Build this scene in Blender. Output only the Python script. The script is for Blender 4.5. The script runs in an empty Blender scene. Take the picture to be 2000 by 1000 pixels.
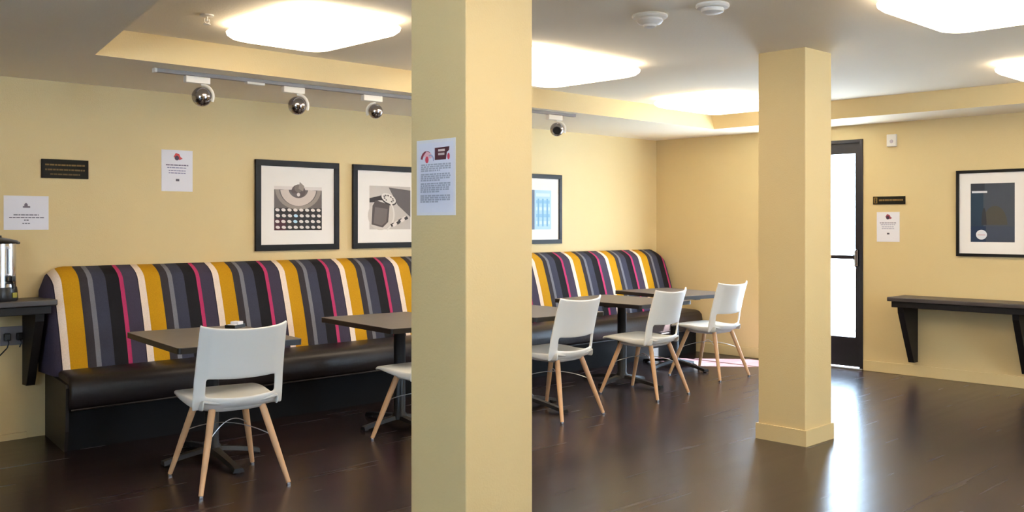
import bpy, bmesh, math, random
from mathutils import Vector, Matrix
random.seed(7)
S = bpy.context.scene
COL = S.collection
PI = math.pi

# ------------------------------------------------------------------ camera
cam_d = bpy.data.cameras.new('camera')
cam = bpy.data.objects.new('camera', cam_d)
COL.objects.link(cam)
cam.location = (-8.270, -6.311, 1.31)
cam.rotation_euler = (PI / 2, 0, math.radians(45.884 - 90))
cam_d.sensor_width = 36
cam_d.lens = 1878.74 / 2000 * 36
cam_d.shift_y = -0.03105
cam_d.clip_start = 0.05
cam_d.clip_end = 200
S.camera = cam

# ------------------------------------------------------------------ world, sun, exposure
W = bpy.data.worlds.new('world')
S.world = W
W.use_nodes = True
wn = W.node_tree.nodes
wn['Background'].inputs[0].default_value = (0.62, 0.79, 1.0, 1)
wn['Background'].inputs[1].default_value = 22.0
sd = bpy.data.lights.new('sun', 'SUN')
sun = bpy.data.objects.new('sun', sd)
COL.objects.link(sun)
sd.energy = 360
sd.angle = math.radians(0.6)
sd.color = (0.96, 0.97, 1.0)
sun.rotation_euler = Vector((-0.46, 0.56, -1.0)).to_track_quat('-Z', 'Y').to_euler()
sun.location = (6, -8, 8)
S.view_settings.view_transform = 'Standard'
S.view_settings.look = 'None'
S.view_settings.exposure = 0.15
S.view_settings.gamma = 1.0
S.view_settings.use_curve_mapping = False
S.cycles.max_bounces = 10
S.cycles.diffuse_bounces = 6
S.cycles.glossy_bounces = 4
S.cycles.sample_clamp_indirect = 8
S.cycles.use_denoising = True
LAMP = 8.8          # radiance of the ceiling diffusers

# ------------------------------------------------------------------ materials
def srgb(r, g, b):
    f = lambda c: ((c / 255) / 12.92) if c / 255 <= 0.04045 else (((c / 255) + 0.055) / 1.055) ** 2.4
    return (f(r), f(g), f(b), 1)

def mat(name, col, rough=0.6, metal=0.0, var=0.06, scale=6.0, bump=0.0, bscale=80.0, coat=0.0, spec=0.5):
    m = bpy.data.materials.new(name)
    m.use_nodes = True
    nt = m.node_tree
    b = nt.nodes['Principled BSDF']
    b.inputs['Roughness'].default_value = rough
    b.inputs['Metallic'].default_value = metal
    b.inputs['Specular IOR Level'].default_value = spec
    b.inputs['Coat Weight'].default_value = coat
    tc = nt.nodes.new('ShaderNodeTexCoord')
    n = nt.nodes.new('ShaderNodeTexNoise')
    n.inputs['Scale'].default_value = scale
    n.inputs['Detail'].default_value = 3
    nt.links.new(tc.outputs['Object'], n.inputs['Vector'])
    mx = nt.nodes.new('ShaderNodeMix')
    mx.data_type = 'RGBA'
    mx.inputs['A'].default_value = tuple(c * (1 - var) for c in col[:3]) + (1,)
    mx.inputs['B'].default_value = tuple(min(1, c * (1 + var)) for c in col[:3]) + (1,)
    nt.links.new(n.outputs['Fac'], mx.inputs['Factor'])
    nt.links.new(mx.outputs['Result'], b.inputs['Base Color'])
    if bump:
        n2 = nt.nodes.new('ShaderNodeTexNoise')
        n2.inputs['Scale'].default_value = bscale
        n2.inputs['Detail'].default_value = 4
        nt.links.new(tc.outputs['Object'], n2.inputs['Vector'])
        bp = nt.nodes.new('ShaderNodeBump')
        bp.inputs['Strength'].default_value = bump
        bp.inputs['Distance'].default_value = 0.004
        nt.links.new(n2.outputs['Fac'], bp.inputs['Height'])
        nt.links.new(bp.outputs['Normal'], b.inputs['Normal'])
    return m

M = {}
M['wall'] = mat('wall_paint', srgb(213, 188, 137), 0.62, var=0.02, scale=2, bump=0.25, bscale=120)
M['ceil'] = mat('ceiling_paint', srgb(240, 229, 206), 0.8, var=0.02, scale=2, bump=0.3, bscale=100)
M['plastic'] = mat('chair_plastic', srgb(238, 237, 233), 0.38, var=0.01)
M['seatplastic'] = mat('chair_seat_plastic', srgb(214, 213, 209), 0.45, var=0.01)
M['beech'] = mat('beech_wood', srgb(214, 168, 124), 0.45, var=0.12, scale=14)
M['steel'] = mat('polished_steel', (0.62, 0.62, 0.64, 1), 0.22, 1.0, var=0.03)
M['wire'] = mat('chrome_wire', (0.7, 0.7, 0.72, 1), 0.3, 1.0, var=0.03)
M['chrome'] = mat('smoked_chrome', (0.40, 0.38, 0.40, 1), 0.16, 1.0, var=0.03)
M['iron'] = mat('black_cast_iron', srgb(15, 16, 20), 0.45, var=0.1, bump=0.1)
M['laminate'] = mat('grey_brown_laminate', srgb(102, 96, 94), 0.42, var=0.16, scale=18, bump=0.1)
M['edge'] = mat('black_table_edge', srgb(26, 23, 24), 0.4, var=0.05)
M['leather'] = mat('dark_brown_vinyl', srgb(31, 22, 22), 0.42, var=0.15, scale=8, bump=0.25, bscale=60)
M['darkbase'] = mat('black_base_board', srgb(8, 8, 10), 0.7, var=0.1, spec=0.2)
M['endpanel'] = mat('dark_stained_wood', srgb(30, 24, 23), 0.5, var=0.15, scale=10, spec=0.3)
M['frame'] = mat('black_frame', srgb(20, 18, 17), 0.5, var=0.05, spec=0.2)
M['matboard'] = mat('white_mat_board', srgb(240, 234, 228), 0.85, var=0.01)
M['paper'] = mat('white_paper', srgb(232, 230, 238), 0.7, var=0.015)
M['white'] = mat('white_enamel', srgb(232, 228, 220), 0.4, var=0.01)
M['doormetal'] = mat('dark_bronze_metal', srgb(38, 36, 40), 0.4, 0.3, var=0.05)
M['black'] = mat('black_plastic', srgb(16, 16, 18), 0.35, var=0.05)
M['signblack'] = mat('matte_black_sign', srgb(26, 22, 16), 0.7, var=0.05, spec=0.15)
M['gold'] = mat('gold_print', srgb(150, 118, 52), 0.5, 0.3, var=0.05)
M['concrete'] = mat('outdoor_concrete', srgb(218, 226, 236), 0.9, var=0.05)
M['alu'] = mat('aluminium_threshold', (0.7, 0.7, 0.7, 1), 0.35, 1.0, var=0.03)
M['shelf'] = mat('dark_shelf_laminate', srgb(66, 59, 57), 0.42, var=0.12, scale=16)
M['shelfwood'] = mat('black_brown_wood', srgb(22, 18, 19), 0.5, var=0.12, scale=12, spec=0.3)

def flat(name, rgb, rough=0.75):
    k = 'c_' + name
    if k not in M:
        M[k] = mat(name, srgb(*rgb), rough, var=0.03, scale=30)
    return M[k]

def emis(name, col, strength):
    m = bpy.data.materials.new(name)
    m.use_nodes = True
    nt = m.node_tree
    nt.nodes.clear()
    o = nt.nodes.new('ShaderNodeOutputMaterial')
    e = nt.nodes.new('ShaderNodeEmission')
    e.inputs[0].default_value = col
    e.inputs[1].default_value = strength
    nt.links.new(e.outputs[0], o.inputs[0])
    return m
M['lamp'] = emis('lit_diffuser', (1.0, 0.83, 0.61, 1), LAMP)

def glassmat():
    m = bpy.data.materials.new('clear_glass')
    m.use_nodes = True
    nt = m.node_tree
    nt.nodes.clear()
    o = nt.nodes.new('ShaderNodeOutputMaterial')
    t = nt.nodes.new('ShaderNodeBsdfTransparent')
    t.inputs[0].default_value = (0.93, 0.96, 0.97, 1)
    g = nt.nodes.new('ShaderNodeBsdfGlossy')
    g.inputs['Roughness'].default_value = 0.03
    mx = nt.nodes.new('ShaderNodeMixShader')
    mx.inputs[0].default_value = 0.07
    nt.links.new(t.outputs[0], mx.inputs[1])
    nt.links.new(g.outputs[0], mx.inputs[2])
    nt.links.new(mx.outputs[0], o.inputs[0])
    return m
M['glass'] = glassmat()

def stripes():
    m = mat('striped_upholstery', (0.1, 0.1, 0.1, 1), 0.85, var=0.05, bump=0.3, bscale=200, spec=0.2)
    nt = m.node_tree
    b = nt.nodes['Principled BSDF']
    tc = [n for n in nt.nodes if n.type == 'TEX_COORD'][0]
    sp = nt.nodes.new('ShaderNodeSeparateXYZ')
    nt.links.new(tc.outputs['Object'], sp.inputs[0])
    a = nt.nodes.new('ShaderNodeMath'); a.operation = 'ADD'; a.inputs[1].default_value = 6.192 + 5.17 * 2
    d = nt.nodes.new('ShaderNodeMath'); d.operation = 'DIVIDE'; d.inputs[1].default_value = 0.517
    f = nt.nodes.new('ShaderNodeMath'); f.operation = 'FRACT'
    nt.links.new(sp.outputs['X'], a.inputs[0]); nt.links.new(a.outputs[0], d.inputs[0]); nt.links.new(d.outputs[0], f.inputs[0])
    r = nt.nodes.new('ShaderNodeValToRGB')
    r.color_ramp.interpolation = 'CONSTANT'
    st = [(0.0, (236, 216, 200)), (0.085, (190, 138, 16)), (0.285, (56, 51, 55)), (0.385, (118, 117, 124)),
          (0.445, (60, 61, 76)), (0.60, (29, 27, 31)), (0.765, (178, 52, 98)), (0.815, (66, 59, 76)), (0.985, (44, 36, 48))]
    el = r.color_ramp.elements
    el[0].position = 0; el[0].color = srgb(*st[0][1])
    el[1].position = st[1][0]; el[1].color = srgb(*st[1][1])
    for p, c in st[2:]:
        e = el.new(p); e.color = srgb(*c)
    nt.links.new(f.outputs[0], r.inputs[0])
    n = nt.nodes.new('ShaderNodeTexNoise'); n.inputs['Scale'].default_value = 160
    nt.links.new(tc.outputs['Object'], n.inputs['Vector'])
    mr = nt.nodes.new('ShaderNodeMapRange'); mr.inputs['To Min'].default_value = 0.8; mr.inputs['To Max'].default_value = 1.15
    nt.links.new(n.outputs['Fac'], mr.inputs['Value'])
    mu = nt.nodes.new('ShaderNodeVectorMath'); mu.operation = 'SCALE'
    nt.links.new(r.outputs[0], mu.inputs[0]); nt.links.new(mr.outputs[0], mu.inputs['Scale'])
    nt.links.new(mu.outputs[0], b.inputs['Base Color'])
    return m
M['stripes'] = stripes()

def floor_mat():
    m = bpy.data.materials.new('dark_wood_planks')
    m.use_nodes = True
    nt = m.node_tree
    L = nt.links.new
    b = nt.nodes['Principled BSDF']
    tc = nt.nodes.new('ShaderNodeTexCoord')
    mp = nt.nodes.new('ShaderNodeMapping')
    mp.inputs['Rotation'].default_value = (0, 0, 0)
    L(tc.outputs['Object'], mp.inputs[0])
    br = nt.nodes.new('ShaderNodeTexBrick')
    br.inputs['Scale'].default_value = 1
    br.inputs['Brick Width'].default_value = 1.2
    br.inputs['Row Height'].default_value = 0.15
    br.inputs['Mortar Size'].default_value = 0.0025
    br.inputs['Color1'].default_value = srgb(47, 33, 35)
    br.inputs['Color2'].default_value = srgb(36, 25, 28)
    br.inputs['Mortar'].default_value = srgb(28, 20, 19)
    L(mp.outputs[0], br.inputs['Vector'])
    m2 = nt.nodes.new('ShaderNodeMapping'); m2.inputs['Scale'].default_value = (1.0, 16, 1)
    L(tc.outputs['Object'], m2.inputs[0])
    n = nt.nodes.new('ShaderNodeTexNoise'); n.inputs['Scale'].default_value = 2.2; n.inputs['Detail'].default_value = 3
    L(m2.outputs[0], n.inputs['Vector'])
    mr = nt.nodes.new('ShaderNodeMapRange'); mr.inputs['To Min'].default_value = 0.65; mr.inputs['To Max'].default_value = 1.45
    L(n.outputs['Fac'], mr.inputs['Value'])
    mu = nt.nodes.new('ShaderNodeVectorMath'); mu.operation = 'SCALE'
    L(br.outputs['Color'], mu.inputs[0]); L(mr.outputs[0], mu.inputs['Scale'])
    L(mu.outputs[0], b.inputs['Base Color'])
    n3 = nt.nodes.new('ShaderNodeTexNoise'); n3.inputs['Scale'].default_value = 1.0; n3.inputs['Detail'].default_value = 2
    L(m2.outputs[0], n3.inputs['Vector'])
    r2 = nt.nodes.new('ShaderNodeMapRange'); r2.inputs['To Min'].default_value = 0.22; r2.inputs['To Max'].default_value = 0.30
    L(n3.outputs['Fac'], r2.inputs['Value'])
    L(r2.outputs[0], b.inputs['Roughness'])
    b.inputs['Specular IOR Level'].default_value = 0.45
    bp = nt.nodes.new('ShaderNodeBump'); bp.inputs['Strength'].default_value = 0.16; bp.inputs['Distance'].default_value = 0.002
    ad = nt.nodes.new('ShaderNodeMath'); ad.operation = 'MULTIPLY_ADD'; ad.inputs[1].default_value = 0.6
    L(n.outputs['Fac'], ad.inputs[0]); ad.inputs[2].default_value = 0
    L(ad.outputs[0], bp.inputs['Height']); L(bp.outputs[0], b.inputs['Normal'])
    return m
M['floor'] = floor_mat()

# ------------------------------------------------------------------ object helpers
def link(o, parent=None):
    COL.objects.link(o)
    if parent is not None:
        o.parent = parent
    return o

def obj(name, bm, m, parent=None, smooth=False, loc=None, angle=40):
    bmesh.ops.recalc_face_normals(bm, faces=bm.faces)
    me = bpy.data.meshes.new(name)
    bm.to_mesh(me)
    bm.free()
    for mm in (m if isinstance(m, (list, tuple)) else [m]):
        me.materials.append(mm)
    if smooth:
        for p in me.polygons:
            p.use_smooth = True
        me.set_sharp_from_angle(angle=math.radians(angle))
    o = bpy.data.objects.new(name, me)
    if loc:
        o.location = loc
    return link(o, parent)

def tag(o, label, cat=None, group=None, kind=None):
    if label: o['label'] = label
    if cat: o['category'] = cat
    if group: o['group'] = group
    if kind: o['kind'] = kind
    return o

def struct(o):
    o['kind'] = 'structure'
    return o

def thing(name, label, cat, loc=(0, 0, 0), rz=0, group=None):
    o = bpy.data.objects.new(name, None)
    o.empty_display_size = 0.1
    o.location = loc
    o.rotation_euler = (0, 0, rz)
    link(o)
    return tag(o, label, cat, group)

def copy_tree(o, parent=None):
    c = o.copy()
    COL.objects.link(c)
    c.parent = parent
    for ch in list(o.children):
        copy_tree(ch, c)
    return c

def box(bm, x0, x1, y0, y1, z0, z1, bevel=0.0, mi=0, seg=2):
    r = bmesh.ops.create_cube(bm, size=1)
    for v in r['verts']:
        v.co = Vector(((x0 + x1) / 2 + v.co.x * (x1 - x0), (y0 + y1) / 2 + v.co.y * (y1 - y0), (z0 + z1) / 2 + v.co.z * (z1 - z0)))
    fs = set(f for v in r['verts'] for f in v.link_faces)
    for f in fs: f.material_index = mi
    if bevel:
        es = list(set(e for f in fs for e in f.edges))
        rr = bmesh.ops.bevel(bm, geom=es, offset=bevel, segments=seg, profile=0.5, affect='EDGES')
        for f in rr['faces']: f.material_index = mi
    return bm

def prism(bm, pts, z0, z1, mi=0, plane='xy'):
    """pts: 2D outline; extruded along the third axis"""
    def P(a, b, c):
        return {'xy': (a, b, c), 'xz': (a, c, b), 'yz': (c, a, b)}[plane]
    lo = [bm.verts.new(P(a, b, z0)) for a, b in pts]
    hi = [bm.verts.new(P(a, b, z1)) for a, b in pts]
    fs = [bm.faces.new(lo[::-1]), bm.faces.new(hi)]
    n = len(pts)
    for i in range(n):
        fs.append(bm.faces.new((lo[i], lo[(i + 1) % n], hi[(i + 1) % n], hi[i])))
    for f in fs: f.material_index = mi
    return fs

def tube(bm, pts, rad, seg=10, mi=0, cap=True):
    pts = [Vector(p) for p in pts]
    if not isinstance(rad, (list, tuple)): rad = [rad] * len(pts)
    rings = []
    ref = None
    for i, p in enumerate(pts):
        t = (pts[min(i + 1, len(pts) - 1)] - pts[max(i - 1, 0)]).normalized()
        if ref is None:
            ref = Vector((0, 0, 1)) if abs(t.z) < 0.9 else Vector((1, 0, 0))
        u = (ref - t * ref.dot(t)).normalized()
        ref = u
        w = t.cross(u)
        rings.append([bm.verts.new(p + (u * math.cos(2 * PI * k / seg) + w * math.sin(2 * PI * k / seg)) * rad[i]) for k in range(seg)])
    for a, b in zip(rings, rings[1:]):
        for k in range(seg):
            f = bm.faces.new((a[k], a[(k + 1) % seg], b[(k + 1) % seg], b[k])); f.material_index = mi
    if cap:
        f = bm.faces.new(rings[0][::-1]); f.material_index = mi
        f = bm.faces.new(rings[-1]); f.material_index = mi
    return bm

def lathe(bm, prof, cx=0, cy=0, seg=32, mi=0, M4=None):
    """prof: list of (r, z)"""
    rings = []
    new = []
    for r, z in prof:
        if r < 1e-6:
            v = bm.verts.new((cx, cy, z)); rings.append([v]); new.append(v)
        else:
            ring = [bm.verts.new((cx + r * math.cos(2 * PI * k / seg), cy + r * math.sin(2 * PI * k / seg), z)) for k in range(seg)]
            rings.append(ring); new += ring
    for a, b in zip(rings, rings[1:]):
        for k in range(seg):
            k2 = (k + 1) % seg
            if len(a) == 1 and len(b) == 1: continue
            if len(a) == 1: f = bm.faces.new((a[0], b[k2], b[k]))
            elif len(b) == 1: f = bm.faces.new((a[k], a[k2], b[0]))
            else: f = bm.faces.new((a[k], a[k2], b[k2], b[k]))
            f.material_index = mi
    for ring in (rings[0], rings[-1]):
        if len(ring) > 1:
            f = bm.faces.new(ring); f.material_index = mi
    if M4 is not None:
        bmesh.ops.transform(bm, matrix=M4, verts=new)
    return bm

def ico_ball(bm, c, r, mi=0, sub=3):
    rr = bmesh.ops.create_icosphere(bm, subdivisions=sub, radius=r, matrix=Matrix.Translation(c))
    for v in rr['verts']:
        for f in v.link_faces: f.material_index = mi

def NB(): return bmesh.new()

# ================================================================== SETTING
H, T = 2.204, 2.3555          # lower ceiling and raised tray
XL, YN = -10.4, -9.0          # far left wall, wall behind the camera
# floor
bm = NB(); box(bm, XL - .2, 0.0, YN - .2, 0.0, -0.12, 0); struct(obj('floor', bm, M['floor']))
# outside ground
bm = NB(); box(bm, -40, 40, -40, 30, -0.4, -0.13); struct(obj('ground', bm, M['concrete']))
# back wall
bm = NB(); box(bm, XL - .2, 0.2, 0, 0.2, -0.12, 2.6); struct(obj('wall_back', bm, M['wall']))
# right wall with the door opening
DY0, DY1, DH = -2.308, -1.27, 2.075
bm = NB()
box(bm, 0, 0.12, DY1, 0, -0.12, 2.6)
box(bm, 0, 0.12, YN - .2, DY0, -0.12, 2.6)
box(bm, 0, 0.12, DY0, DY1, DH, 2.6)
box(bm, 0, 0.12, DY0, DY1, -0.12, 0.0)
struct(obj('wall_right', bm, M['wall']))
# left wall and wall behind the camera, with openings for added daylight windows
WL = (-6.6, -4.4, 0.85, 2.05)
bm = NB()
box(bm, XL - .2, XL, YN - .2, WL[0], -0.12, 2.6)
box(bm, XL - .2, XL, WL[1], 0.0, -0.12, 2.6)
box(bm, XL - .2, XL, WL[0], WL[1], -0.12, WL[2])
box(bm, XL - .2, XL, WL[0], WL[1], WL[3], 2.6)
struct(obj('wall_left', bm, M['wall']))
WN = (-3.6, -1.9, 0.5, 2.05)
bm = NB()
box(bm, XL, WN[0], YN - .2, YN, -0.12, 2.6)
box(bm, WN[1], 0.0, YN - .2, YN, -0.12, 2.6)
box(bm, WN[0], WN[1], YN - .2, YN, -0.12, WN[2])
box(bm, WN[0], WN[1], YN - .2, YN, WN[3], 2.6)
struct(obj('wall_near', bm, M['wall']))

def window(name, axis, a0, a1, z0, z1, pos):
    def bx(bm, u0, u1, w0, w1, zz0, zz1):
        if axis == 'x': box(bm, w0, w1, u0, u1, zz0, zz1)
        else: box(bm, u0, u1, w0, w1, zz0, zz1)
    root = bpy.data.objects.new(name, None); link(root); struct(root)
    bm = NB()
    t = .05
    bx(bm, a0, a1, pos, pos + .06, z0, z0 + t); bx(bm, a0, a1, pos, pos + .06, z1 - t, z1)
    bx(bm, a0, a0 + t, pos, pos + .06, z0 + t, z1 - t); bx(bm, a1 - t, a1, pos, pos + .06, z0 + t, z1 - t)
    mid = (a0 + a1) / 2
    bx(bm, mid - t / 2, mid + t / 2, pos, pos + .06, z0 + t, z1 - t)
    obj('window_frame', bm, M['white'], root)
    bm = NB(); bx(bm, a0 + t, mid - t / 2, pos + .025, pos + .031, z0 + t, z1 - t)
    bx(bm, mid + t / 2, a1 - t, pos + .025, pos + .031, z0 + t, z1 - t)
    obj('pane', bm, M['glass'], root)
window('added_window_1', 'x', WL[0], WL[1], WL[2], WL[3], XL - .13)  # unseen window, added to put cool daylight on left-facing sides
window('added_window_2', 'y', WN[0], WN[1], WN[2], WN[3], YN - .13)  # unseen window, added for daylight on the ceiling and camera-side faces

# ceiling: raised tray slab and the lower soffits around it (their inner faces carry the wall paint)
TY = -1.135; TX = -0.604; TN = -7.6
lipx = lambda y: -6.317 + (y - TY) * (6.611 - 6.317) / (2.575 - 1.132)
bm = NB(); box(bm, XL - .2, 0.2, YN - .2, 0.2, T, 2.62); struct(obj('ceiling', bm, M['ceil']))

def soffit(name, quad, faceedges):
    bm = NB()
    fs = prism(bm, quad, H, T - 0.0005)
    bm.faces.ensure_lookup_table()
    for i in faceedges: fs[2 + i].material_index = 1
    struct(obj(name, bm, [M['ceil'], M['wall']]))
soffit('trim_1', [(XL, TY), (0, TY), (0, 0), (XL, 0)], [0])
# right soffit, its inner face leaning slightly
bm = NB()
q0 = [(TX, YN), (0, YN), (0, TY), (TX, TY)]; q1 = [(TX - .05, YN), (0, YN), (0, TY), (TX - .05, TY)]
lo = [bm.verts.new((a, b, H)) for a, b in q0]; hi = [bm.verts.new((a, b, T - .0005)) for a, b in q1]
bm.faces.new(lo[::-1]); bm.faces.new(hi)
for i in range(4):
    f = bm.faces.new((lo[i], lo[(i + 1) % 4], hi[(i + 1) % 4], hi[i]))
    if i == 3: f.material_index = 1
struct(obj('trim_2', bm, [M['ceil'], M['wall']]))
soffit('trim_3', [(XL, YN), (TX, YN), (TX, TN), (XL, TN)], [2])
soffit('trim_4', [(XL, TN), (lipx(TN), TN), (lipx(TY), TY), (XL, TY)], [1])

# baseboards
BH = 0.095
bm = NB(); box(bm, -0.014, 0, YN, DY0 - .005, 0, BH, .003); struct(obj('baseboard_right', bm, M['wall']))
bm = NB(); box(bm, -0.014, 0, DY1 + .005, -0.0, 0, BH, .003); struct(obj('baseboard_corner', bm, M['wall']))
bm = NB(); box(bm, XL, -6.30, -0.014, 0, 0, .04, .003); struct(obj('baseboard_back', bm, M['wall']))

# pillars
def pillar(name, x0, y0, sx, sy, skirt=True):
    bm = NB(); box(bm, x0, x0 + sx, y0, y0 + sy, 0, T, 0.004)
    p = struct(obj(name, bm, M['wall']))
    if skirt:
        bm = NB(); e = .012
        bm2 = prism(bm, [(x0 - e, y0 - e), (x0 + sx + e, y0 - e), (x0 + sx + e, y0 + sy + e), (x0 - e, y0 + sy + e)], 0, BH)
        obj('baseboard', bm, M['wall'], p)
    return p
pillar('pillar_far', -3.0844, -3.4454, .3146, .3146)
pillar('pillar_near', -5.987, -3.719, .339, .317)

# glazed door
d = bpy.data.objects.new('door_1', None); link(d); struct(d)
def dbox(name, y0, y1, z0, z1, x0=-.004, x1=.056, m='doormetal', bev=.003, par=None):
    bm = NB(); box(bm, x0, x1, y0, y1, z0, z1, bev); return obj(name, bm, M[m], par or d)
fw = .03
bm = NB()
box(bm, -.012, .10, DY0, DY0 + fw, 0, DH, .002); box(bm, -.012, .10, DY1 - fw, DY1, 0, DH, .002); box(bm, -.012, .10, DY0 + fw, DY1 - fw, DH - fw, DH, .002)
obj('door_frame', bm, M['doormetal'], d)
a, b2 = DY0 + fw + .003, DY1 - fw - .003
bm = NB()
box(bm, .01, .055, a - .004, a + .045, .02, DH - fw + .001); box(bm, .01, .055, b2 - .075, b2 + .004, .02, DH - fw + .001)
box(bm, .01, .055, a + .045, b2 - .075, DH - .125, DH - fw + .001); box(bm, .01, .055, a + .045, b2 - .075, .02, .285)
obj('door_leaf', bm, M['doormetal'], d)
bm = NB(); box(bm, .03, .036, a + .045, b2 - .075, .285, DH - .125); obj('glass_pane', bm, M['glass'], d)
bm = NB(); box(bm, -.045, -.02, a + .03, b2 - .05, .995, 1.03, .005)
box(bm, -.03, .012, a + .02, a + .05, .985, 1.04, .004); box(bm, -.03, .012, b2 - .07, b2 - .03, .985, 1.04, .004)
obj('push_bar', bm, M['doormetal'], d)
bm = NB(); box(bm, -.03, .01, a + .006, a + .022, .93, 1.08, .004); tube(bm, [(-.03, a + .015, .92), (-.06, a + .015, .93), (-.06, a + .015, 1.07), (-.03, a + .015, 1.08)], .006)
obj('door_handle', bm, M['chrome'], d)
bm = NB(); box(bm, -.03, .14, DY0, DY1, 0, .012, .003); obj('threshold', bm, M['alu'], d)

# ================================================================== CEILING LIGHTS
def rounded(w, h, r, n=8):
    pts = []
    for cx, cy, a0 in ((w / 2 - r, h / 2 - r, 0), (-w / 2 + r, h / 2 - r, 90), (-w / 2 + r, -h / 2 + r, 180), (w / 2 - r, -h / 2 + r, 270)):
        for k in range(n + 1):
            a_ = math.radians(a0 + 90 * k / n)
            pts.append((cx + r * math.cos(a_), cy + r * math.sin(a_)))
    return pts

def make_lamp(w, h, dep=.085):
    t = thing('ceiling_light', '', 'ceiling light')
    bm = NB(); prism(bm, rounded(w - .12, h - .12, .06), -.02, 0); obj('mounting_pan', bm, M['white'], t)
    bm = NB()
    prof = [(-.06, -.018), (-.02, -.022), (0, -.04), (-.004, -.055), (-.025, -.072), (-.06, -.082), (-.14, -dep), (-.26, -dep - .004)]
    rings = []
    for off, z in prof:
        pts = rounded(w + 2 * off, h + 2 * off, max(.12 + off * .6, .03))
        rings.append([bm.verts.new((x, y, z)) for x, y in pts])
    for A_, B_ in zip(rings, rings[1:]):
        for k in range(len(A_)):
            bm.faces.new((A_[k], A_[(k + 1) % len(A_)], B_[(k + 1) % len(B_)], B_[k]))
    bm.faces.new(rings[0]); bm.faces.new(rings[-1])
    obj('diffuser', bm, M['lamp'], t, smooth=True)
    return t
LIGHTS = [  # x0, x1, y0, y1, label
    (-5.86, -5.22, -2.42, -1.60, 'lit ceiling light over the first tables, nearest the end of the spotlight track'),
    (-4.40, -3.26, -2.42, -1.54, 'lit ceiling light just right of the paper-posted pillar, above the middle tables'),
    (-1.92, -1.00, -2.08, -1.38, 'lit ceiling light beyond the far pillar, close to the room corner'),
    (-4.08, -3.20, -5.25, -4.30, 'large lit ceiling light between the far pillar and the framed poster wall'),
    (-1.75, -0.96, -4.85, -4.0, 'lit ceiling light nearest the framed poster on the door wall'),
    (-6.60, -5.55, -5.40, -4.50, 'lit ceiling light behind the paper-posted pillar, nearest the camera'),
]
for x0, x1, y0, y1, lab in LIGHTS:
    t = make_lamp(x1 - x0, y1 - y0)
    t.location = ((x0 + x1) / 2, (y0 + y1) / 2, T)
    tag(t, lab, None, 'ceiling lights in the raised tray')

# ceiling devices
t = thing('smoke_detector', 'round ceiling detector with stepped protruding dome, farther from the far pillar', 'smoke detector', (-4.43, -3.34, T))
bm = NB(); lathe(bm, [(0, 0), (.085, 0), (.09, -.008), (.085, -.016), (.06, -.02), (0, -.02)]); obj('base', bm, M['white'], t, True)
bm = NB(); lathe(bm, [(.06, -.018), (.066, -.03), (.055, -.045), (.035, -.05), (.03, -.06), (.015, -.066), (0, -.066)]); obj('sensor_dome', bm, M['white'], t, True)
t = thing('smoke_detector', 'plain white round smoke detector beside the brown-shaded ceiling by the far pillar', 'smoke detector', (-4.40, -3.69, T))
bm = NB(); lathe(bm, [(0, 0), (.078, 0), (.08, -.01), (.074, -.018), (.05, -.02), (0, -.02)]); obj('base', bm, M['white'], t, True)
bm = NB(); lathe(bm, [(.05, -.018), (.055, -.022), (.052, -.036), (.035, -.044), (0, -.045)]); obj('sensor_dome', bm, M['white'], t, True)
t = thing('sprinkler_head', 'small ceiling sprinkler left of the first ceiling light', 'sprinkler', (-6.02, -1.80, T))
bm = NB(); lathe(bm, [(0, 0), (.035, 0), (.034, -.006), (.014, -.01), (0, -.01)], seg=20); obj('escutcheon', bm, M['white'], t, True)
bm = NB(); tube(bm, [(0, 0, -.008), (0, 0, -.03)], .006)
tube(bm, [(-.012, 0, -.02), (-.014, 0, -.035), (0, 0, -.045)], .003, 6); tube(bm, [(.012, 0, -.02), (.014, 0, -.035), (0, 0, -.045)], .003, 6)
lathe(bm, [(0, -.045), (.018, -.045), (.018, -.048), (0, -.048)], seg=16); obj('deflector', bm, M['white'], t)

# ================================================================== TRACK LIGHTING
tr = thing('light_track', 'long grey ceiling track carrying the chrome spotlights along the soffit', 'track', (-5.9, -.93, H))
ang = math.atan2(-.11, 3.4)
tr.rotation_euler = (0, 0, ang)
bm = NB(); box(bm, 0, 3.45, -.018, .018, -.022, 0, .002); obj('track_rail', bm, mat('grey_track', srgb(150, 143, 140), .5, var=.02), tr)
bm = NB(); box(bm, -.012, .004, -.02, .02, -.024, 0, .002); obj('end_cap', bm, M['white'], tr)
bm = NB(); box(bm, .56, .68, -.02, .02, -.036, -.021, .003); obj('power_feed', bm, M['white'], tr)

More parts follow.
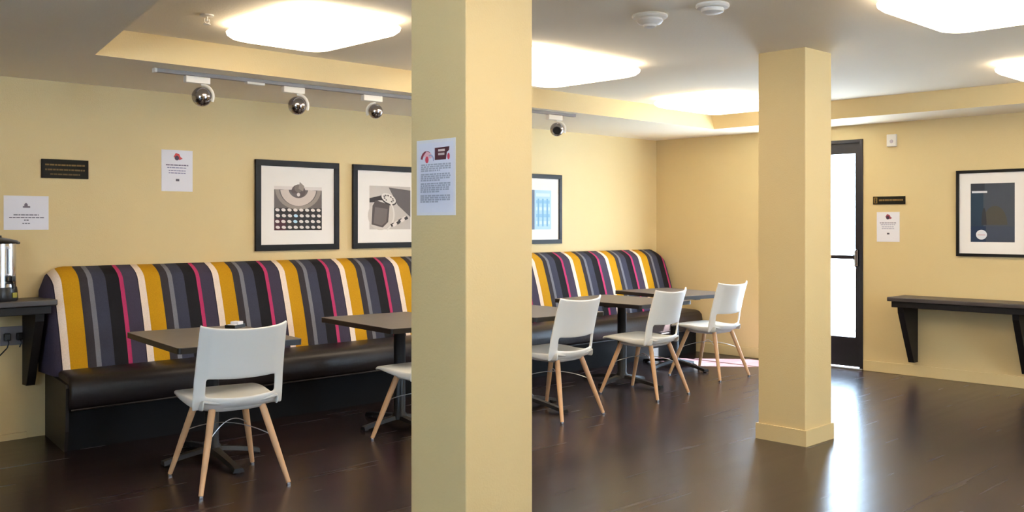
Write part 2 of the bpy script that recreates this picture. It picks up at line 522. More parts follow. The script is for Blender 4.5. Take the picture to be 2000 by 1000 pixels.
def spot(x, y, pan, tilt, label, s=1.0):
    t = thing('spotlight', label, 'spotlight', (x, y, H - .0245), ang, 'spotlights on the ceiling track')
    bm = NB(); box(bm, -.075, .075, -.02, .02, -.04, 0, .004); obj('adapter', bm, M['white'], t)
    r = .058 * s
    cx, cz = .03, -.04 - r * 1.2 - .006
    # half ring arm around the ball
    Rz = Matrix.Translation((cx, 0, cz)) @ Matrix.Rotation(pan, 4, 'Z')
    bm = NB()
    pts = []
    for k in range(15):
        a_ = math.radians(90 - 115 * k / 14)
        pts.append(Rz @ Vector((math.cos(a_) * r * 1.2, 0, math.sin(a_) * r * 1.2)))
    for i in range(len(pts) - 1):
        pass
    tube(bm, pts, .0085, 8)
    tube(bm, [(cx, 0, -.038), (cx, 0, cz + r * 1.2)], .006, 8)
    obj('swivel_arm', bm, M['white'], t, True)
    Rh = Rz @ Matrix.Rotation(tilt, 4, 'X')
    prof = []
    for k in range(13):
        a_ = math.radians(-90 + 140 * k / 12)
        prof.append((max(0, r * math.cos(a_)) if k else 0, r * math.sin(a_)))
    prof += [(r * .58, r * .72), (r * .5, r * .5)]
    bm = NB(); lathe(bm, prof, M4=Rh, seg=28); 
    obj('lamp_head', bm, M['chrome'], t, True)
    bm = NB(); lathe(bm, [(0, r * .56), (r * .5, r * .56), (r * .5, r * .5), (0, r * .5)], M4=Rh, seg=20)
    obj('lens', bm, M['black'], t)
    return t
spot(-5.655, -.945, -.8, -2.1, 'chrome ball spotlight nearest the free end of the track')
spot(-5.02, -.965, -.8, -2.1, 'chrome ball spotlight between the first and third on the track')
spot(-4.425, -.985, 2.35, 1.2, 'chrome spotlight aimed down right, just left of the paper-posted pillar', .85)
spot(-2.69, -1.04, -.8, 1.9, 'dark ball spotlight at the far end, right of the paper-posted pillar', .95)

# ================================================================== BOOTH
BX0, BX1 = -6.235, -0.025
bench = thing('booth_bench', 'long wall booth with striped upholstered back and dark brown vinyl seat', 'bench', ((BX0 + BX1) / 2, -.3, 0))
def child(o):   # keep world placement under a root at root location
    o.location = -bench.location
ZT = 1.045; ZB = .40
def yfront(t):      # t: 0 bottom .. 1 top
    base = -.315 + .185 * t
    if t > .86: base += .10 * ((t - .86) / .14) ** 2.2
    return base - .012 * math.sin(PI * min(1, t / .9))
bm = NB()
nx, nz = 120, 26
grid = []
R = .14
for i in range(nx + 1):
    # denser stations at the rounded ends
    s = i / nx
    x = BX0 + (BX1 - BX0) * (s if False else (0.5 - 0.5 * math.cos(PI * s)) * .35 + s * .65)
    dx = min(x - BX0, BX1 - x)
    zt = ZT - (R - math.sqrt(max(0, R * R - (R - dx) ** 2)) if dx < R else 0)
    ed = .03 * max(0, 1 - dx / .03) ** 2
    col = []
    for k in range(nz + 1):
        t = k / nz
        col.append(bm.verts.new((x, min(yfront(t) + ed, -.02), ZB + (zt - ZB) * t)))
    col.append(bm.verts.new((x, -.015, zt - .006)))
    col.append(bm.verts.new((x, -.01, ZB)))
    grid.append(col)
for a_, b_ in zip(grid, grid[1:]):
    n = len(a_)
    for k in range(n):
        bm.faces.new((a_[k], b_[k], b_[(k + 1) % n], a_[(k + 1) % n]))
bm.faces.new(grid[0]); bm.faces.new(grid[-1][::-1])
o = obj('backrest', bm, M['stripes'], bench, True, angle=50); child(o)
# seat: long vinyl cushion, rounded front
bm = NB()
prof = [(-.20, .24), (-.20, .425), (-.30, .435), (-.42, .44), (-.54, .437), (-.59, .425), (-.62, .395), (-.63, .34), (-.622, .27), (-.60, .24)]
secs = []
for x in (BX0 + .055, BX0 + .07, -3.14, -3.13, BX1 - .035, BX1 - .02):
    e = .015 if x in (BX0 + .055, BX1 - .02) else 0
    secs.append([bm.verts.new((x + (.14 * (y + .05) if x < -6 else 0), max(min(y + (e if y < -.4 else 0), -.2), -1), z - (e if z > .4 else 0))) for y, z in prof])
for a_, b_ in zip(secs, secs[1:]):
    n = len(a_)
    for k in range(n): bm.faces.new((a_[k], b_[k], b_[(k + 1) % n], a_[(k + 1) % n]))
bm.faces.new(secs[0]); bm.faces.new(secs[-1][::-1])
o = obj('seat', bm, M['leather'], bench, True, angle=60); child(o)
bm = NB(); tube(bm, [(BX0 - .02, -.615, .245), (BX1 - .02, -.615, .245)], .006, 8)
o = obj('piping', bm, M['leather'], bench, True); child(o)
def lean(bm):
    for v in bm.verts:
        if v.co.x < -6: v.co.x += .14 * (v.co.y + .05)
bm = NB(); box(bm, BX0 + .055, BX1 - .02, -.54, -.02, 0, .24); lean(bm); o = obj('base', bm, M['darkbase'], bench); child(o)
bm = NB(); prism(bm, [(-.005, 0), (-.005, .395), (-.34, .395), (-.585, .39), (-.60, .37), (-.585, .12), (-.55, .0)], BX0 + .035, BX0 + .054, plane='yz'); lean(bm)
o = obj('side_panel', bm, M['endpanel'], bench); child(o)

# ================================================================== TABLES
def make_table():
    t = thing('cafe_table', '', 'table', (0, 0, 0))
    w, dpt, z = .67, .91, .69
    bm = NB(); prism(bm, rounded(w, dpt, .02, 4), z - .003, z); 
    o = obj('tabletop', bm, M['laminate'], t)
    bm = NB(); prism(bm, rounded(w - .001, dpt - .001, .02, 4), z - .032, z - .0032); obj('edge_band', bm, M['edge'], t)
    bm = NB(); box(bm, -.03, .03, -.30, .30, z - .055, z - .033, .004); box(bm, -.20, .20, -.03, .03, z - .055, z - .033, .004); obj('support_plate', bm, M['iron'], t)
    bm = NB(); lathe(bm, [(0, .05), (.055, .05), (.05, .075), (.038, .09), (.038, z - .07), (.05, z - .055), (0, z - .055)], seg=24); obj('post', bm, M['iron'], t, True)
    for an, ln in ((0, .27), (90, .40), (180, .27), (270, .40)):
        bm = NB()
        c, s = math.cos(math.radians(an)), math.sin(math.radians(an))
        n = 8; rows = []
        for k in range(n + 1):
            q = k / n
            r_ = .02 + (ln - .02) * q
            zt = .072 - .045 * q ** 1.3
            w_ = .032 - .012 * q + (.012 * max(0, q - .85) / .15)
            rows.append([bm.verts.new((c * r_ - s * u, s * r_ + c * u, zz)) for u, zz in ((-w_, zt - .022), (-w_ * .7, zt), (w_ * .7, zt), (w_, zt - .022))])
        for a_, b_ in zip(rows, rows[1:]):
            for j in range(4): bm.faces.new((a_[j], b_[j], b_[(j + 1) % 4], a_[(j + 1) % 4]))
        bm.faces.new(rows[0]); bm.faces.new(rows[-1][::-1])
        lathe(bm, [(0, 0), (.016, 0), (.018, .012), (.012, .02), (0, .02)], c * (ln - .02), s * (ln - .02), 14)
        f = obj('foot', bm, M['iron'], t, True)
    return t
TABLES = [(-5.735, -1.29, -7, 'grey-brown table nearest the coffee urn, small tray on it'),
          (-4.44, -1.31, -6, 'grey-brown table behind the paper-posted pillar, only its left side showing'),
          (-3.36, -1.40, -3, 'grey-brown table just right of the paper-posted pillar, behind the third chair'),
          (-2.10, -1.25, 0, 'grey-brown table in the middle of the three right of the paper-posted pillar'),
          (-1.05, -1.01, -10, 'grey-brown table closest to the room corner, bluish light on its top')]
t0 = make_table()
for i, (x, y, rz, lab) in enumerate(TABLES):
    t = t0 if i == 0 else copy_tree(t0)
    t.location = (x, y, 0); t.rotation_euler = (0, 0, math.radians(rz))
    tag(t, lab, None, 'cafe tables along the booth')

# ================================================================== CHAIRS
def yback(z):
    pts = [(.38, -.185), (.46, -.198), (.55, -.215), (.70, -.25), (.84, -.295)]
    for (a_, ya), (b_, yb) in zip(pts, pts[1:]):
        if z <= b_ or b_ == .84:
            return ya + (yb - ya) * (z - a_) / (b_ - a_)

def make_chair():
    t = thing('cafe_chair', '', 'chair')
    # backrest shell with its cut-out: grid, faces removed, thickened
    bm = NB()
    us = [-1, -.97, -.77, -.71, -.36, 0, .36, .71, .77, .97, 1]
    zs = [.400, .425, .452, .478, .50, .525, .548, .60, .68, .76, .808, .822]
    hw = lambda z: .226 - .010 * max(0, (z - .45) / .37)
    V = {}
    for i, u in enumerate(us):
        for k, z in enumerate(zs):
            zz = z
            if k in (2, 3, 4): zz = z - .022 * (1 - u * u) if k < 4 else z - .015 * (1 - u * u)
            if k == 5 or k == 6: zz = z + .012 * u * u
            if k >= 9: zz = z - .020 * (1 - abs(u) ** 2.5) + (.008 if k == 11 and abs(u) == 1 else 0)
            y = yback(z) + .060 * abs(u) ** 2.6 - .008
            if k < 2 and 2 <= i <= len(us) - 3:          # underside of the seat back curving forward
                y += (.075, .028)[k] * (1 - .5 * abs(u)); zz = z + (.006, -.006)[k] - .012 * (1 - u * u)
            V[i, k] = bm.verts.new((hw(z) * u, y, zz))
    for i in range(len(us) - 1):
        for k in range(len(zs) - 1):
            if k in (3, 4, 5) and 2 <= i <= len(us) - 4: continue     # the opening
            bm.faces.new((V[i, k], V[i + 1, k], V[i + 1, k + 1], V[i, k + 1]))
    for v in [v for v in bm.verts if not v.link_faces]: bm.verts.remove(v)
    o = obj('backrest', bm, M['plastic'], t, True, angle=180)
    m = o.modifiers.new('s', 'SOLIDIFY'); m.thickness = .015; m.offset = 0
    m = o.modifiers.new('b', 'SUBSURF'); m.levels = 2; m.render_levels = 2
    # seat shell
    bm = NB()
    us = [-1.02, -1, -.93, -.7, -.35, 0, .35, .7, .93, 1, 1.02]
    ys = [-.195, -.17, -.12, -.04, .05, .13, .20, .245, .258]
    G = {}
    for i, u in enumerate(us):
        for k, y in enumerate(ys):
            q = (y + .195) / .453
            w_ = (.192 + .03 * math.sin(PI * min(1, q * 1.15) * .6)) * (1 - .10 * max(0, q - .8) / .2)
            z = .428 + .016 * math.sin(PI * (q - .1)) * 0 
            z = .447 - .035 * math.exp(-((q - .28) / .25) ** 2) * (1 - .6 * u * u) + .006 * q
            z += .014 * abs(u) ** 3 * (1 - q)
            if abs(u) > 1.01: z -= .010 + .048 * max(0, 1 - q) ** .8
            if k >= 7: z -= (.008 if k == 7 else .022)
            G[i, k] = bm.verts.new((w_ * u, y + (.02 * (1 - u * u) if k >= 6 else 0), z))
    for i in range(len(us) - 1):
        for k in range(len(ys) - 1):
            bm.faces.new((G[i, k], G[i + 1, k], G[i + 1, k + 1], G[i, k + 1]))
    o = obj('seat', bm, M['seatplastic'], t, True, angle=180)
    m = o.modifiers.new('s', 'SOLIDIFY'); m.thickness = .018; m.offset = -1
    m = o.modifiers.new('b', 'SUBSURF'); m.levels = 2; m.render_levels = 2
    # bulging underside moulding
    bm = NB()
    rows = []
    for q, s_ in ((0, 1), (.5, .93), (.85, .7), (1, .4)):
        rows.append([bm.verts.new((x * s_, y * s_ - .005, .402 - .03 * q)) for x, y in rounded(.33, .33, .09, 5)])
    for a_, b_ in zip(rows, rows[1:]):
        n = len(a_)
        for k in range(n): bm.faces.new((a_[k], a_[(k + 1) % n], b_[(k + 1) % n], b_[k]))
    bm.faces.new(rows[0]); bm.faces.new(rows[-1])
    obj('under_shell', bm, M['plastic'], t, True, angle=60)
    for sx, sy in ((-1, -1), (1, -1), (-1, 1), (1, 1)):
        top = Vector((sx * .125, sy * .13 - .005, .405)); bot = Vector((sx * .220, sy * .258, .012))
        bm = NB()
        tube(bm, [top + (bot - top) * q for q in (0, .1, .5, .9, 1)], [.017, .018, .0165, .0125, .0115], 16)
        lg = obj('leg', bm, M['beech'], t, True, angle=60)
        bm = NB(); lathe(bm, [(0, 0), (.0105, 0), (.0115, .005), (.0105, .014), (0, .014)], sx * .220, sy * .258, 16)
        obj('glide', bm, M['steel'], lg, True)
    at = lambda sx, sy, q: Vector((sx * (.125 + .095 * q), sy * (.13 + .128 * q) - .005 * (1 - q), .405 - .393 * q))
    for s_ in (1, -1):
        a_, b_ = at(-s_, -1, .42), at(s_, 1, .42)
        pts = []
        for k in range(17):
            q = k / 16
            p = a_.lerp(b_, q)
            p.z += (.062 + .006 * s_) * math.sin(PI * q) ** .8
            pts.append(p)
        bm = NB(); tube(bm, pts, .0026, 8)
        obj('wire_brace', bm, M['wire'], t, True)
    return t
CH = [(-5.885, -1.765, -9, 'white plastic chair with beech legs at the table nearest the coffee urn'),
      (-4.60, -1.79, -2, 'white plastic chair mostly hidden behind the paper-posted pillar'),
      (-3.44, -1.745, 3, 'white plastic chair just right of the paper-posted pillar'),
      (-2.365, -1.69, 5, 'white plastic chair in the middle of the three right of the paper-posted pillar'),
      (-1.255, -1.525, 0, 'white plastic chair closest to the far pillar and room corner')]
c0 = make_chair()
for i, (x, y, rz, lab) in enumerate(CH):
    c = c0 if i == 0 else copy_tree(c0)
    c.location = (x, y, 0); c.rotation_euler = (0, 0, math.radians(rz))
    tag(c, lab, None, 'white cafe chairs')

# small tray on first table
t = thing('condiment_tray', 'small black tray of white packets on the first table', 'tray', (-5.45, -1.02, .69), .5)
bm = NB(); box(bm, -.055, .055, -.035, .035, 0, .006, .002); box(bm, -.055, -.05, -.035, .035, .006, .02); box(bm, .05, .055, -.035, .035, .006, .02); box(bm, -.05, .05, -.035, -.03, .006, .02); box(bm, -.05, .05, .03, .035, .006, .02)
obj('tray', bm, M['black'], t)
pk = thing('sugar_packet', 'white packets lying in the small black tray on the first table', 'packet', (-5.45, -1.02, .697), .5)
bm = NB(); box(bm, -.01, .046, -.027, .027, 0, .030, .003); box(bm, -.046, -.012, -.024, .024, 0, .016, .003); obj('packet', bm, M['paper'], pk)

# ================================================================== FRAMED PRINTS
def frame(name, label, origin, axis, w, h, fw_, mat_m, draw, group):
    """origin: lower-left corner on the wall; local x along the wall as seen, z up, y toward the room is negative"""
    t = thing(name, label, 'framed picture', origin, 0 if axis == 'A' else -PI / 2, group)
    bm = NB()
    dp = .022
    for (x0, x1, z0, z1) in ((0, w, 0, fw_), (0, w, h - fw_, h), (0, fw_, fw_, h - fw_), (w - fw_, w, fw_, h - fw_)):
        box(bm, x0, x1, -dp, -.001, z0, z1, .0015, seg=1)
    obj('frame', bm, M['frame'], t)
    bm = NB(); box(bm, fw_, w - fw_, -.010, -.002, fw_, h - fw_); obj('mat_board', bm, M['matboard'], t)
    bm = NB(); mats = []
    lay = [0]
    def poly(pts, colr, nm):
        mm = flat(nm, colr)
        if mm not in mats: mats.append(mm)
        lay[0] += 1
        y = -.0105 - lay[0] * .00006
        f = bm.faces.new([bm.verts.new((a_, y, b_)) for a_, b_ in pts]); f.material_index = mats.index(mm)
    draw(poly)
    me_faces = [f for f in bm.faces]
    me = bpy.data.meshes.new('print'); 
    for f in bm.faces:
        f.normal_update()
        if f.normal.y > 0: f.normal_flip()
    bm.to_mesh(me); bm.free()
    for mm in mats: me.materials.append(mm)
    link(bpy.data.objects.new('print', me), t)
    return t
def ell(cx, cz, rx, rz, n=24, a0=0, a1=360, rot=0):
    out = []
    for k in range(n + (0 if a1 - a0 == 360 else 1)):
        a_ = math.radians(a0 + (a1 - a0) * k / n)
        x, z = rx * math.cos(a_), rz * math.sin(a_)
        cr, sr = math.cos(rot), math.sin(rot)
        out.append((cx + x * cr - z * sr, cz + x * sr + z * cr))
    return out
def rect(x0, x1, z0, z1): return [(x0, z0), (x1, z0), (x1, z1), (x0, z1)]
def arcband(cx, cz, r0, r1, a0, a1, sq=1.0, n=16):
    o_ = []
    for k in range(n + 1):
        a_ = math.radians(a0 + (a1 - a0) * k / n); o_.append((cx + r1 * math.cos(a_), cz + r1 * sq * math.sin(a_)))
    for k in range(n, -1, -1):
        a_ = math.radians(a0 + (a1 - a0) * k / n); o_.append((cx + r0 * math.cos(a_), cz + r0 * sq * math.sin(a_)))
    return o_

def art_typewriter(P):
    x0, x1, z0, z1 = .155, .565, .150, .452
    P(rect(x0, x1, z1, z1 + .025), (222, 212, 206), 'print_pale')
    P(rect(x0, x1, z0, z1), (104, 94, 90), 'print_grey')
    cx = (x0 + x1) / 2
    P(rect(x0, x1, z0, z0 + .165), (36, 30, 30), 'print_black')
    P(arcband(cx, z1 + .01, .165, .198, 184, 356, .80), (150, 138, 128), 'print_mid')
    P(arcband(cx, z1 + .01, .085, .155, 186, 354, .84), (208, 192, 182), 'print_light')
    P(ell(cx, z1 - .01, .06, .05), (88, 76, 74), 'print_dark')
    P(ell(cx, z1 + .012, .035, .03), (120, 108, 102), 'print_mid2')
    P([(cx + .0, z1 + .01), (cx + .012, z1 + .06), (cx + .05, z1 + .03), (cx + .04, z1 - .01)], (150, 140, 132), 'print_mid')
    P(ell(cx, z1 - .035, .014, .014), (222, 212, 206), 'print_pale')
    P(rect(x0, x0 + .10, z0 + .0, z0 + .085), (66, 18, 30), 'print_wine')
    for r_ in range(4):
        for c_ in range(8):
            kx = x0 + .03 + c_ * .0505 + (r_ % 2) * -.004; kz = z0 + .022 + r_ * .043
            if kx + .02 > x1: continue
            P(ell(kx, kz, .0185, .0115, 14, rot=-.15), (226, 216, 210) if not (c_ == 3 and r_ in (1, 2)) else (190, 222, 240), 'print_key' if not (c_ == 3 and r_ in (1, 2)) else 'print_key_glare')  # two keys tinted light blue to paint the glare over the print

def art_dial(P):
    x0, x1, z0, z1 = .162, .575, .150, .500
    P(rect(x0, x1, z0, z1), (196, 186, 178), 'art_bg')
    P([(x0 + .19, z1 - .01), (x1, z1 - .03), (x1, z0 + .10), (x0 + .36, z0 + .14), (x0 + .28, z1 - .15)], (96, 88, 86), 'art_dark_grey')
    P([(x0, z1 - .10), (x0 + .12, z1 - .075), (x0 + .16, z1 - .10), (x0 + .12, z1 - .125), (x0, z1 - .135)], (54, 46, 44), 'art_black')
    P(ell(x0 + .11, z0 + .115, .125, .12, 28, rot=.3), (206, 196, 186), 'art_light')
    P([(x0 + .03, z0 + .19), (x0 + .06, z0 + .235), (x0 + .20, z0 + .20), (x0 + .185, z0 + .06), (x0 + .13, z0 + .015), (x0 + .02, z0 + .04)], (78, 68, 64), 'art_brown')
    P([(x0 + .055, z0 + .18), (x0 + .18, z0 + .165), (x0 + .165, z0 + .06), (x0 + .12, z0 + .03), (x0 + .04, z0 + .05)], (110, 98, 92), 'art_mid')
    P(ell(x0 + .19, z1 - .108, .082, .042, 28, rot=-.35), (52, 44, 42), 'art_black')
    P(ell(x0 + .19, z1 - .10, .076, .037, 28, rot=-.35), (222, 214, 206), 'art_white')
    for k in range(10):
        a_ = k * .62
        px, pz = .048 * math.cos(a_), .021 * math.sin(a_)
        P(ell(x0 + .19 + px * .94 + pz * .34, z1 - .10 + pz * .94 - px * .34, .010, .006, 10, rot=-.35), (96, 86, 82), 'art_hole')
    P(arcband(x0 + .10, z0 + .12, .135, .15, -60, 60), (226, 216, 208), 'art_white')
    for r_ in range(2):
        for c_ in range(4):
            P([(x0 + .22 + c_ * .04 + r_ * .02, z0 + .02 + c_ * .018 - r_ * .0), (x0 + .25 + c_ * .04 + r_ * .02, z0 + .035 + c_ * .018), (x0 + .235 + c_ * .04 + r_ * .02, z0 + .055 + c_ * .018), (x0 + .205 + c_ * .04 + r_ * .02, z0 + .04 + c_ * .018)],
              (228, 218, 212) if (r_ + c_) % 2 else (50, 44, 44), 'art_block_light' if (r_ + c_) % 2 else 'art_block_dark')

def art_blue(P):
    x0, x1, z0, z1 = .150, .575, .135, .505
    P(rect(x0, x1, z0, z1), (170, 202, 222), 'bluepr_bg')
    P(rect(x0, x0 + .20, z0, z1), (96, 104, 120), 'bluepr_dark')
    for k in range(5):
        zz = z0 + .05 + k * .065
        P(rect(x0 + .22, x1 - .02, zz, zz + .03), (134, 178, 208) if k % 2 else (206, 226, 236), 'bluepr_bar_a' if k % 2 else 'bluepr_bar_b')
    for k in range(3):
        P(rect(x0 + .24 + k * .06, x0 + .262 + k * .06, z0 + .03, z1 - .08), (112, 160, 196), 'bluepr_bar_c')

def art_poster(P):
    x0, x1, z0, z1 = .115, .455, .120, .600
    P(rect(x0, x1, z0, z1), (66, 70, 78), 'poster_slate')
    P(rect(x0, x0 + .10, z0, z1 - .07), (28, 50, 68), 'poster_blue')
    P(rect(x0, x0 + .11, z1 - .055, z1), (46, 50, 60), 'poster_navy')
    P(rect(x0, x1, z0, z0 + .13), (60, 66, 80), 'poster_low')
    P(rect(x0, x0 + .12, z0, z0 + .13), (20, 42, 72), 'poster_deep')
    P([(a_, b_) for a_, b_ in ell(x0 + .19, z0 + .14, .095, .155, 20, 0, 180)], (72, 68, 58), 'poster_olive')
    P([(a_, b_) for a_, b_ in ell(x0 + .105, z0 + .14, .02, .14, 20, 0, 180)], (46, 44, 46), 'poster_dark')
    P(rect(x0 + .01, x0 + .13, z1 - .078, z1 - .062), (222, 222, 226), 'poster_white')
    P(ell(x0 + .085, z0 + .06, .043, .040), (226, 228, 232), 'poster_white')
    P(rect(x0 + .055, x0 + .115, z0 + .056, z0 + .060), (200, 120, 130), 'poster_pink')

frame('framed_print', 'black-framed typewriter keyboard print above the striped booth', (-4.754, 0, 1.115), 'A', .718, .667, .044, M['matboard'], art_typewriter, 'framed prints above the booth')
frame('framed_print', 'black-framed print of an old dial device, partly behind the paper-posted pillar', (-3.907, 0, 1.118), 'A', .718, .664, .044, M['matboard'], art_dial, 'framed prints above the booth')
frame('framed_print', 'black-framed pale blue print right of the paper-posted pillar', (-2.218, 0, 1.125), 'A', .718, .655, .040, M['matboard'], art_blue, 'framed prints above the booth')
frame('framed_poster', 'black-framed dark blue poster above the wall shelf by the door', (0, -3.126, 1.044), 'B', .56, .711, .024, M['matboard'], art_poster, None)

# ================================================================== SIGNS AND PAPERS
def sheet(name, label, cat, origin, axis, w, h, base_m, marks, th=.003):
    rz = {'A': 0, 'B': -PI / 2, 'P': -PI / 2 + PI}[axis] if axis != 'L' else -PI / 2
    t = thing(name, label, cat, origin, 0 if axis == 'A' else -PI / 2)
    bm = NB(); box(bm, 0, w, -th, -.0008, 0, h, .0005, seg=1)
    obj('sheet' if 'paper' in name or 'notice' in name else 'plate', bm, base_m, t)
    kinds = {}
    for i, mk_ in enumerate(marks):
        nm = mk_[2]
        kd = 'stamp' if nm == 'ink_dark' else 'emblem' if nm.startswith(('logo', 'gold_icon', 'sign_black', 'ink_mauve_badge')) else 'page' if nm == 'letter_page' else 'lettering'
        kinds.setdefault(kd, []).append((i, mk_))
    for kd, lst in kinds.items():
        bm = NB(); mats = []
        for i, (pts, colr, nm) in lst:
            mm = flat(nm, colr)
            if mm not in mats: mats.append(mm)
            y = -th - .0003 - i * .00003
            f = bm.faces.new([bm.verts.new((a_, y, b_)) for a_, b_ in pts]); f.material_index = mats.index(mm)
            f.normal_update()
            if f.normal.y > 0: f.normal_flip()
        me = bpy.data.meshes.new(kd); bm.to_mesh(me); bm.free()
        for mm in mats: me.materials.append(mm)
        link(bpy.data.objects.new(kd, me), t)
    return t
def words(x0, x1, z, hgt, col=(110, 108, 122), nm='ink_grey', center=False, seed=0):
    rnd = random.Random(seed * 31 + int(z * 1000))
    out = []; x = x0
    while x < x1 - .004:
        w_ = min(rnd.uniform(.006, .018) * (hgt / .003) ** .5, x1 - x)
        out.append((rect(x, x + w_, z, z + hgt), col, nm)); x += w_ + .0035
    return out
# landscape notice above the urn
mk = [(ell(.126, .150, .010, .014), (120, 110, 124), 'ink_mauve_badge'), (rect(.108, .150, .135, .145), (112, 106, 120), 'ink_mauve_badge')]
mk += words(.055, .20, .088, .006, seed=1) + words(.03, .23, .071, .006, seed=2) + words(.115, .145, .056, .006, seed=3) + words(.105, .155, .036, .006, seed=4)
sheet('paper_notice', 'landscape white notice on the wall above the coffee urn', 'notice', (-6.430, 0, 1.276), 'A', .258, .208, M['paper'], mk)
# portrait notice
def small_notice(seed, red):
    m_ = [([(.085, .235), (.10, .262), (.125, .255), (.135, .235), (.15, .225), (.13, .215), (.11, .220)], red, 'logo_red_%d' % seed),
          (ell(.108, .228, .016, .016), (70, 50, 70), 'logo_dark')]
    m_ += words(.03, .19, .175, .008, (120, 110, 130), 'ink_mauve', seed=seed) + words(.04, .18, .158, .006, (130, 128, 160), 'ink_blue', seed=seed + 1)
    m_ += words(.05, .17, .138, .006, (130, 128, 160), 'ink_blue', seed=seed + 2) + words(.05, .17, .122, .006, (130, 128, 160), 'ink_blue', seed=seed + 3)
    m_ += [(rect(.10, .125, .07, .085), (90, 86, 100), 'ink_dark')]
    return m_
sheet('paper_notice', 'portrait white notice with a red emblem between black sign and typewriter print', 'notice', (-5.449, 0, 1.534), 'A', .222, .282, M['paper'], small_notice(5, (196, 70, 70)))
sheet('paper_notice', 'portrait white notice right of the door, below the small black sign', 'notice', (0, -2.435, 1.155), 'B', .206, .262, M['paper'],
      [([(x * .93, z * .93) for x, z in p], c, n) for p, c, n in small_notice(9, (160, 70, 90))])
# black sign with two gold lines
mk = words(.02, .26, .078, .010, (120, 92, 40), 'gold_ink', seed=11) + words(.02, .26, .048, .010, (104, 80, 36), 'gold_ink2', seed=12) + words(.05, .23, .020, .009, (96, 74, 34), 'gold_ink3', seed=13)
sheet('wall_sign', 'black rectangular wall sign with dim gold lettering above the urn notice', 'sign', (-6.216, 0, 1.598), 'A', .283, .118, M['signblack'], mk, .012)
mk = [(rect(.008, .04, .010, .062), (128, 98, 30), 'gold_icon'), (ell(.024, .048, .007, .007), (30, 26, 20), 'sign_black'), (rect(.018, .030, .014, .038), (30, 26, 20), 'sign_black')]
mk += words(.055, .27, .028, .016, (120, 96, 52), 'gold_ink', seed=14)
sheet('wall_sign', 'small black and gold sign right of the glazed door', 'sign', (0, -2.404, 1.485), 'B', .288, .070, M['signblack'], mk, .010)
# laminated letter on the near pillar (left face, facing -X)
mk = []
W_, H_ = .225, .282
mk += [(rect(.012, W_ - .012, .010, H_ - .012), (226, 226, 238), 'letter_page')]
mk += [(arcband(.060, .205, .024, .036, 30, 170, 1.0), (120, 30, 52), 'logo_maroon'), ([(.040, .222), (.06, .24), (.085, .232), (.095, .218), (.082, .212), (.06, .218)], (232, 180, 190), 'logo_pink'),
       (ell(.062, .208, .010, .013), (196, 60, 80), 'logo_rose'), (arcband(.082, .205, .016, .022, -10, 120), (160, 160, 190), 'logo_blue')]
mk += [([(.108, .205), (.108, .250), (.192, .252), (.190, .238), (.178, .232), (.172, .205)], (66, 14, 26), 'logo_darkred'),
       (rect(.128, .166, .236, .244), (220, 206, 200), 'logo_text'), (rect(.128, .164, .222, .230), (200, 186, 180), 'logo_text2'), (ell(.187, .216, .007, .012), (206, 80, 90), 'logo_rose')]
def para(z1, n, s_):
    out = []
    for k in range(n): out += words(.028, .2 - (0.06 if k == n - 1 else 0), z1 - k * .0075, .0058, (168, 170, 184), 'letter_ink', seed=s_ + k)
    return out
mk += para(.186, 4, 20) + para(.150, 4, 30) + para(.115, 5, 40) + para(.070, 4, 50)
t = sheet('paper_letter', 'laminated letter with two small emblems taped on the near pillar', 'notice', (-5.987, -3.44, 1.343), 'B', W_, H_ , flat('laminate_edge', (236, 234, 240), .25), mk)
t.rotation_euler = (0, math.radians(0), -PI / 2)

# small white box near ceiling
t = thing('alarm_box', 'small white alarm box high on the wall right of the door', 'alarm', (0, -2.535, 1.99), -PI / 2)
bm = NB(); box(bm, 0, .085, -.03, 0, 0, .108, .006); obj('housing', bm, M['white'], t)
bm = NB(); lathe(bm, [(0, 0), (.016, 0), (.014, .004), (0, .005)], seg=18, M4=Matrix.Translation((.045, -.03, .045)) @ Matrix.Rotation(PI / 2, 4, 'X')); obj('indicator', bm, flat('alarm_grey', (190, 176, 186)), t)

# ================================================================== WALL SHELVES
def wall_shelf(label, loc, rz, length, depth, z, brackets, bd, bz):
    t = thing('wall_shelf', label, 'shelf', loc, rz)
    bm = NB(); box(bm, 0, length, -depth, 0, z - .035, z, .006)
    obj('shelf_top', bm, M['shelf'], t)
    bm = NB(); box(bm, .03, length - .03, -depth + .02, -.001, z - .085, z - .036, .004); obj('apron', bm, M['shelfwood'], t)
    for bx_ in brackets:
        bm = NB()
        prism(bm, [(-.001, z - .086), (-depth + .05, z - .086), (-depth + .055, z - .13), (-.075, bz), (-.001, bz)], bx_ - bd / 2, bx_ + bd / 2, plane='yz')
        obj('bracket', bm, M['shelfwood'], t)
    return t
wall_shelf('dark wall shelf on tapered brackets under the framed poster', (0, -2.68, 0), -PI / 2, 1.6, .34, .695, [.095, 1.00], .05, .125)
wall_shelf('dark wall shelf holding the coffee urn left of the booth', (-8.0, 0, 0), 0, 1.785, .29, .86, [1.70, .75], .05, .33)

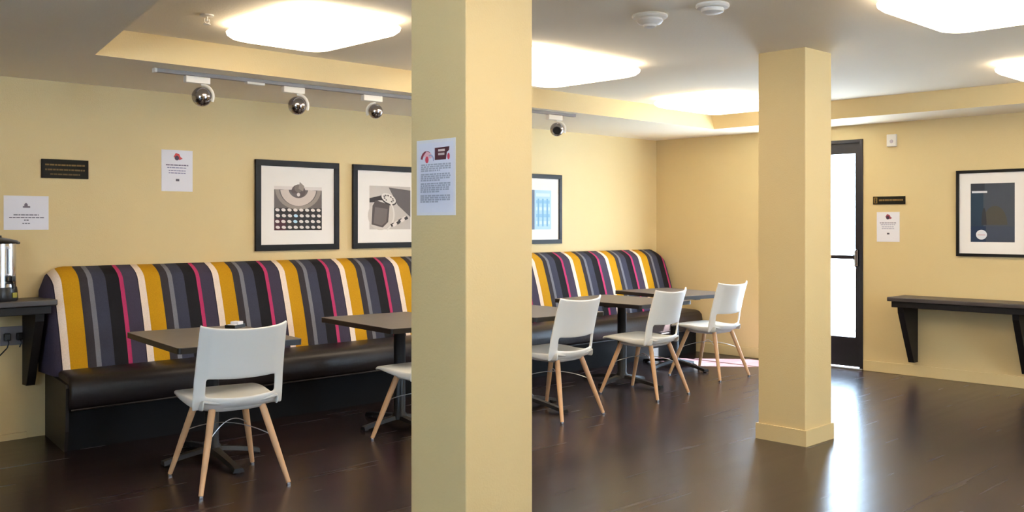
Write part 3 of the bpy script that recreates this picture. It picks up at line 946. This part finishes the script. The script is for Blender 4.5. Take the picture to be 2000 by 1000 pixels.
# ================================================================== COFFEE URN
ux, uy, uz = -6.515, -.155, .86
t = thing('coffee_urn', 'stainless steel coffee urn with black lid and base on the left shelf', 'coffee urn', (ux, uy, uz), .35)
R0 = .105
bm = NB(); lathe(bm, [(0, 0), (.112, 0), (.116, .01), (.112, .06), (R0 + .003, .082), (0, .082)], seg=40); obj('base', bm, M['black'], t, True)
bm = NB(); lathe(bm, [(0, .082), (R0, .082), (R0, .338), (0, .338)], seg=48); obj('body', bm, M['steel'], t, True)
bm = NB(); lathe(bm, [(0, .336), (R0 + .012, .336), (R0 + .016, .344), (R0 + .006, .354), (.07, .364), (.03, .372), (.028, .384), (0, .386)], seg=40)
box(bm, R0 + .005, R0 + .04, -.018, .018, .330, .346, .004); box(bm, -R0 - .04, -R0 - .005, -.018, .018, .330, .346, .004)
obj('lid', bm, M['black'], t, True)
bm = NB(); tube(bm, [(0, -R0 + .002, .11), (0, -R0 - .03, .11), (0, -R0 - .042, .10), (0, -R0 - .045, .075)], .009, 12)
box(bm, -.012, .012, -R0 - .05, -R0 - .015, .117, .15, .004); obj('spigot', bm, M['black'], t, True)
bm = NB(); tube(bm, [(.0, -R0 - .008, .155), (.0, -R0 - .008, .31)], .006, 12); box(bm, -.010, .010, -R0 - .016, -R0 + .004, .305, .32, .003); box(bm, -.010, .010, -R0 - .016, -R0 + .004, .148, .162, .003)
obj('sight_gauge', bm, M['wire'], t, True)
bm = NB(); box(bm, .02, .05, -.119, -.10, .02, .05, .002); obj('dial_badge', bm, flat('badge_yellow', (150, 140, 50)), t)

# outlet with plugs under the left shelf
t = thing('power_outlet', 'grey wall outlet with black plugs under the coffee urn shelf', 'outlet', (-6.45, 0, .575), 0)
bm = NB(); box(bm, 0, .15, -.006, 0, 0, .115, .003); obj('cover_plate', bm, flat('plate_grey', (120, 116, 122), .4), t)
for px in (.035, .105):
    bm = NB(); box(bm, px - .018, px + .018, -.035, -.006, .03, .075, .006); tube(bm, [(px, -.03, .04), (px, -.05, .02), (px - .01, -.05, -.01)], .004, 8); obj('plug', bm, M['black'], t)
bm = NB()
pts = [(-.0 + .035 - .01, -.05, -.01)]
for k in range(1, 15):
    a_ = k / 14
    pts.append((.025 - .16 * a_, -.045 + .02 * a_, -.01 - .07 * math.sin(PI * a_) + .02 * a_))
tube(bm, pts, .004, 8); obj('cord', bm, M['black'], t, True)
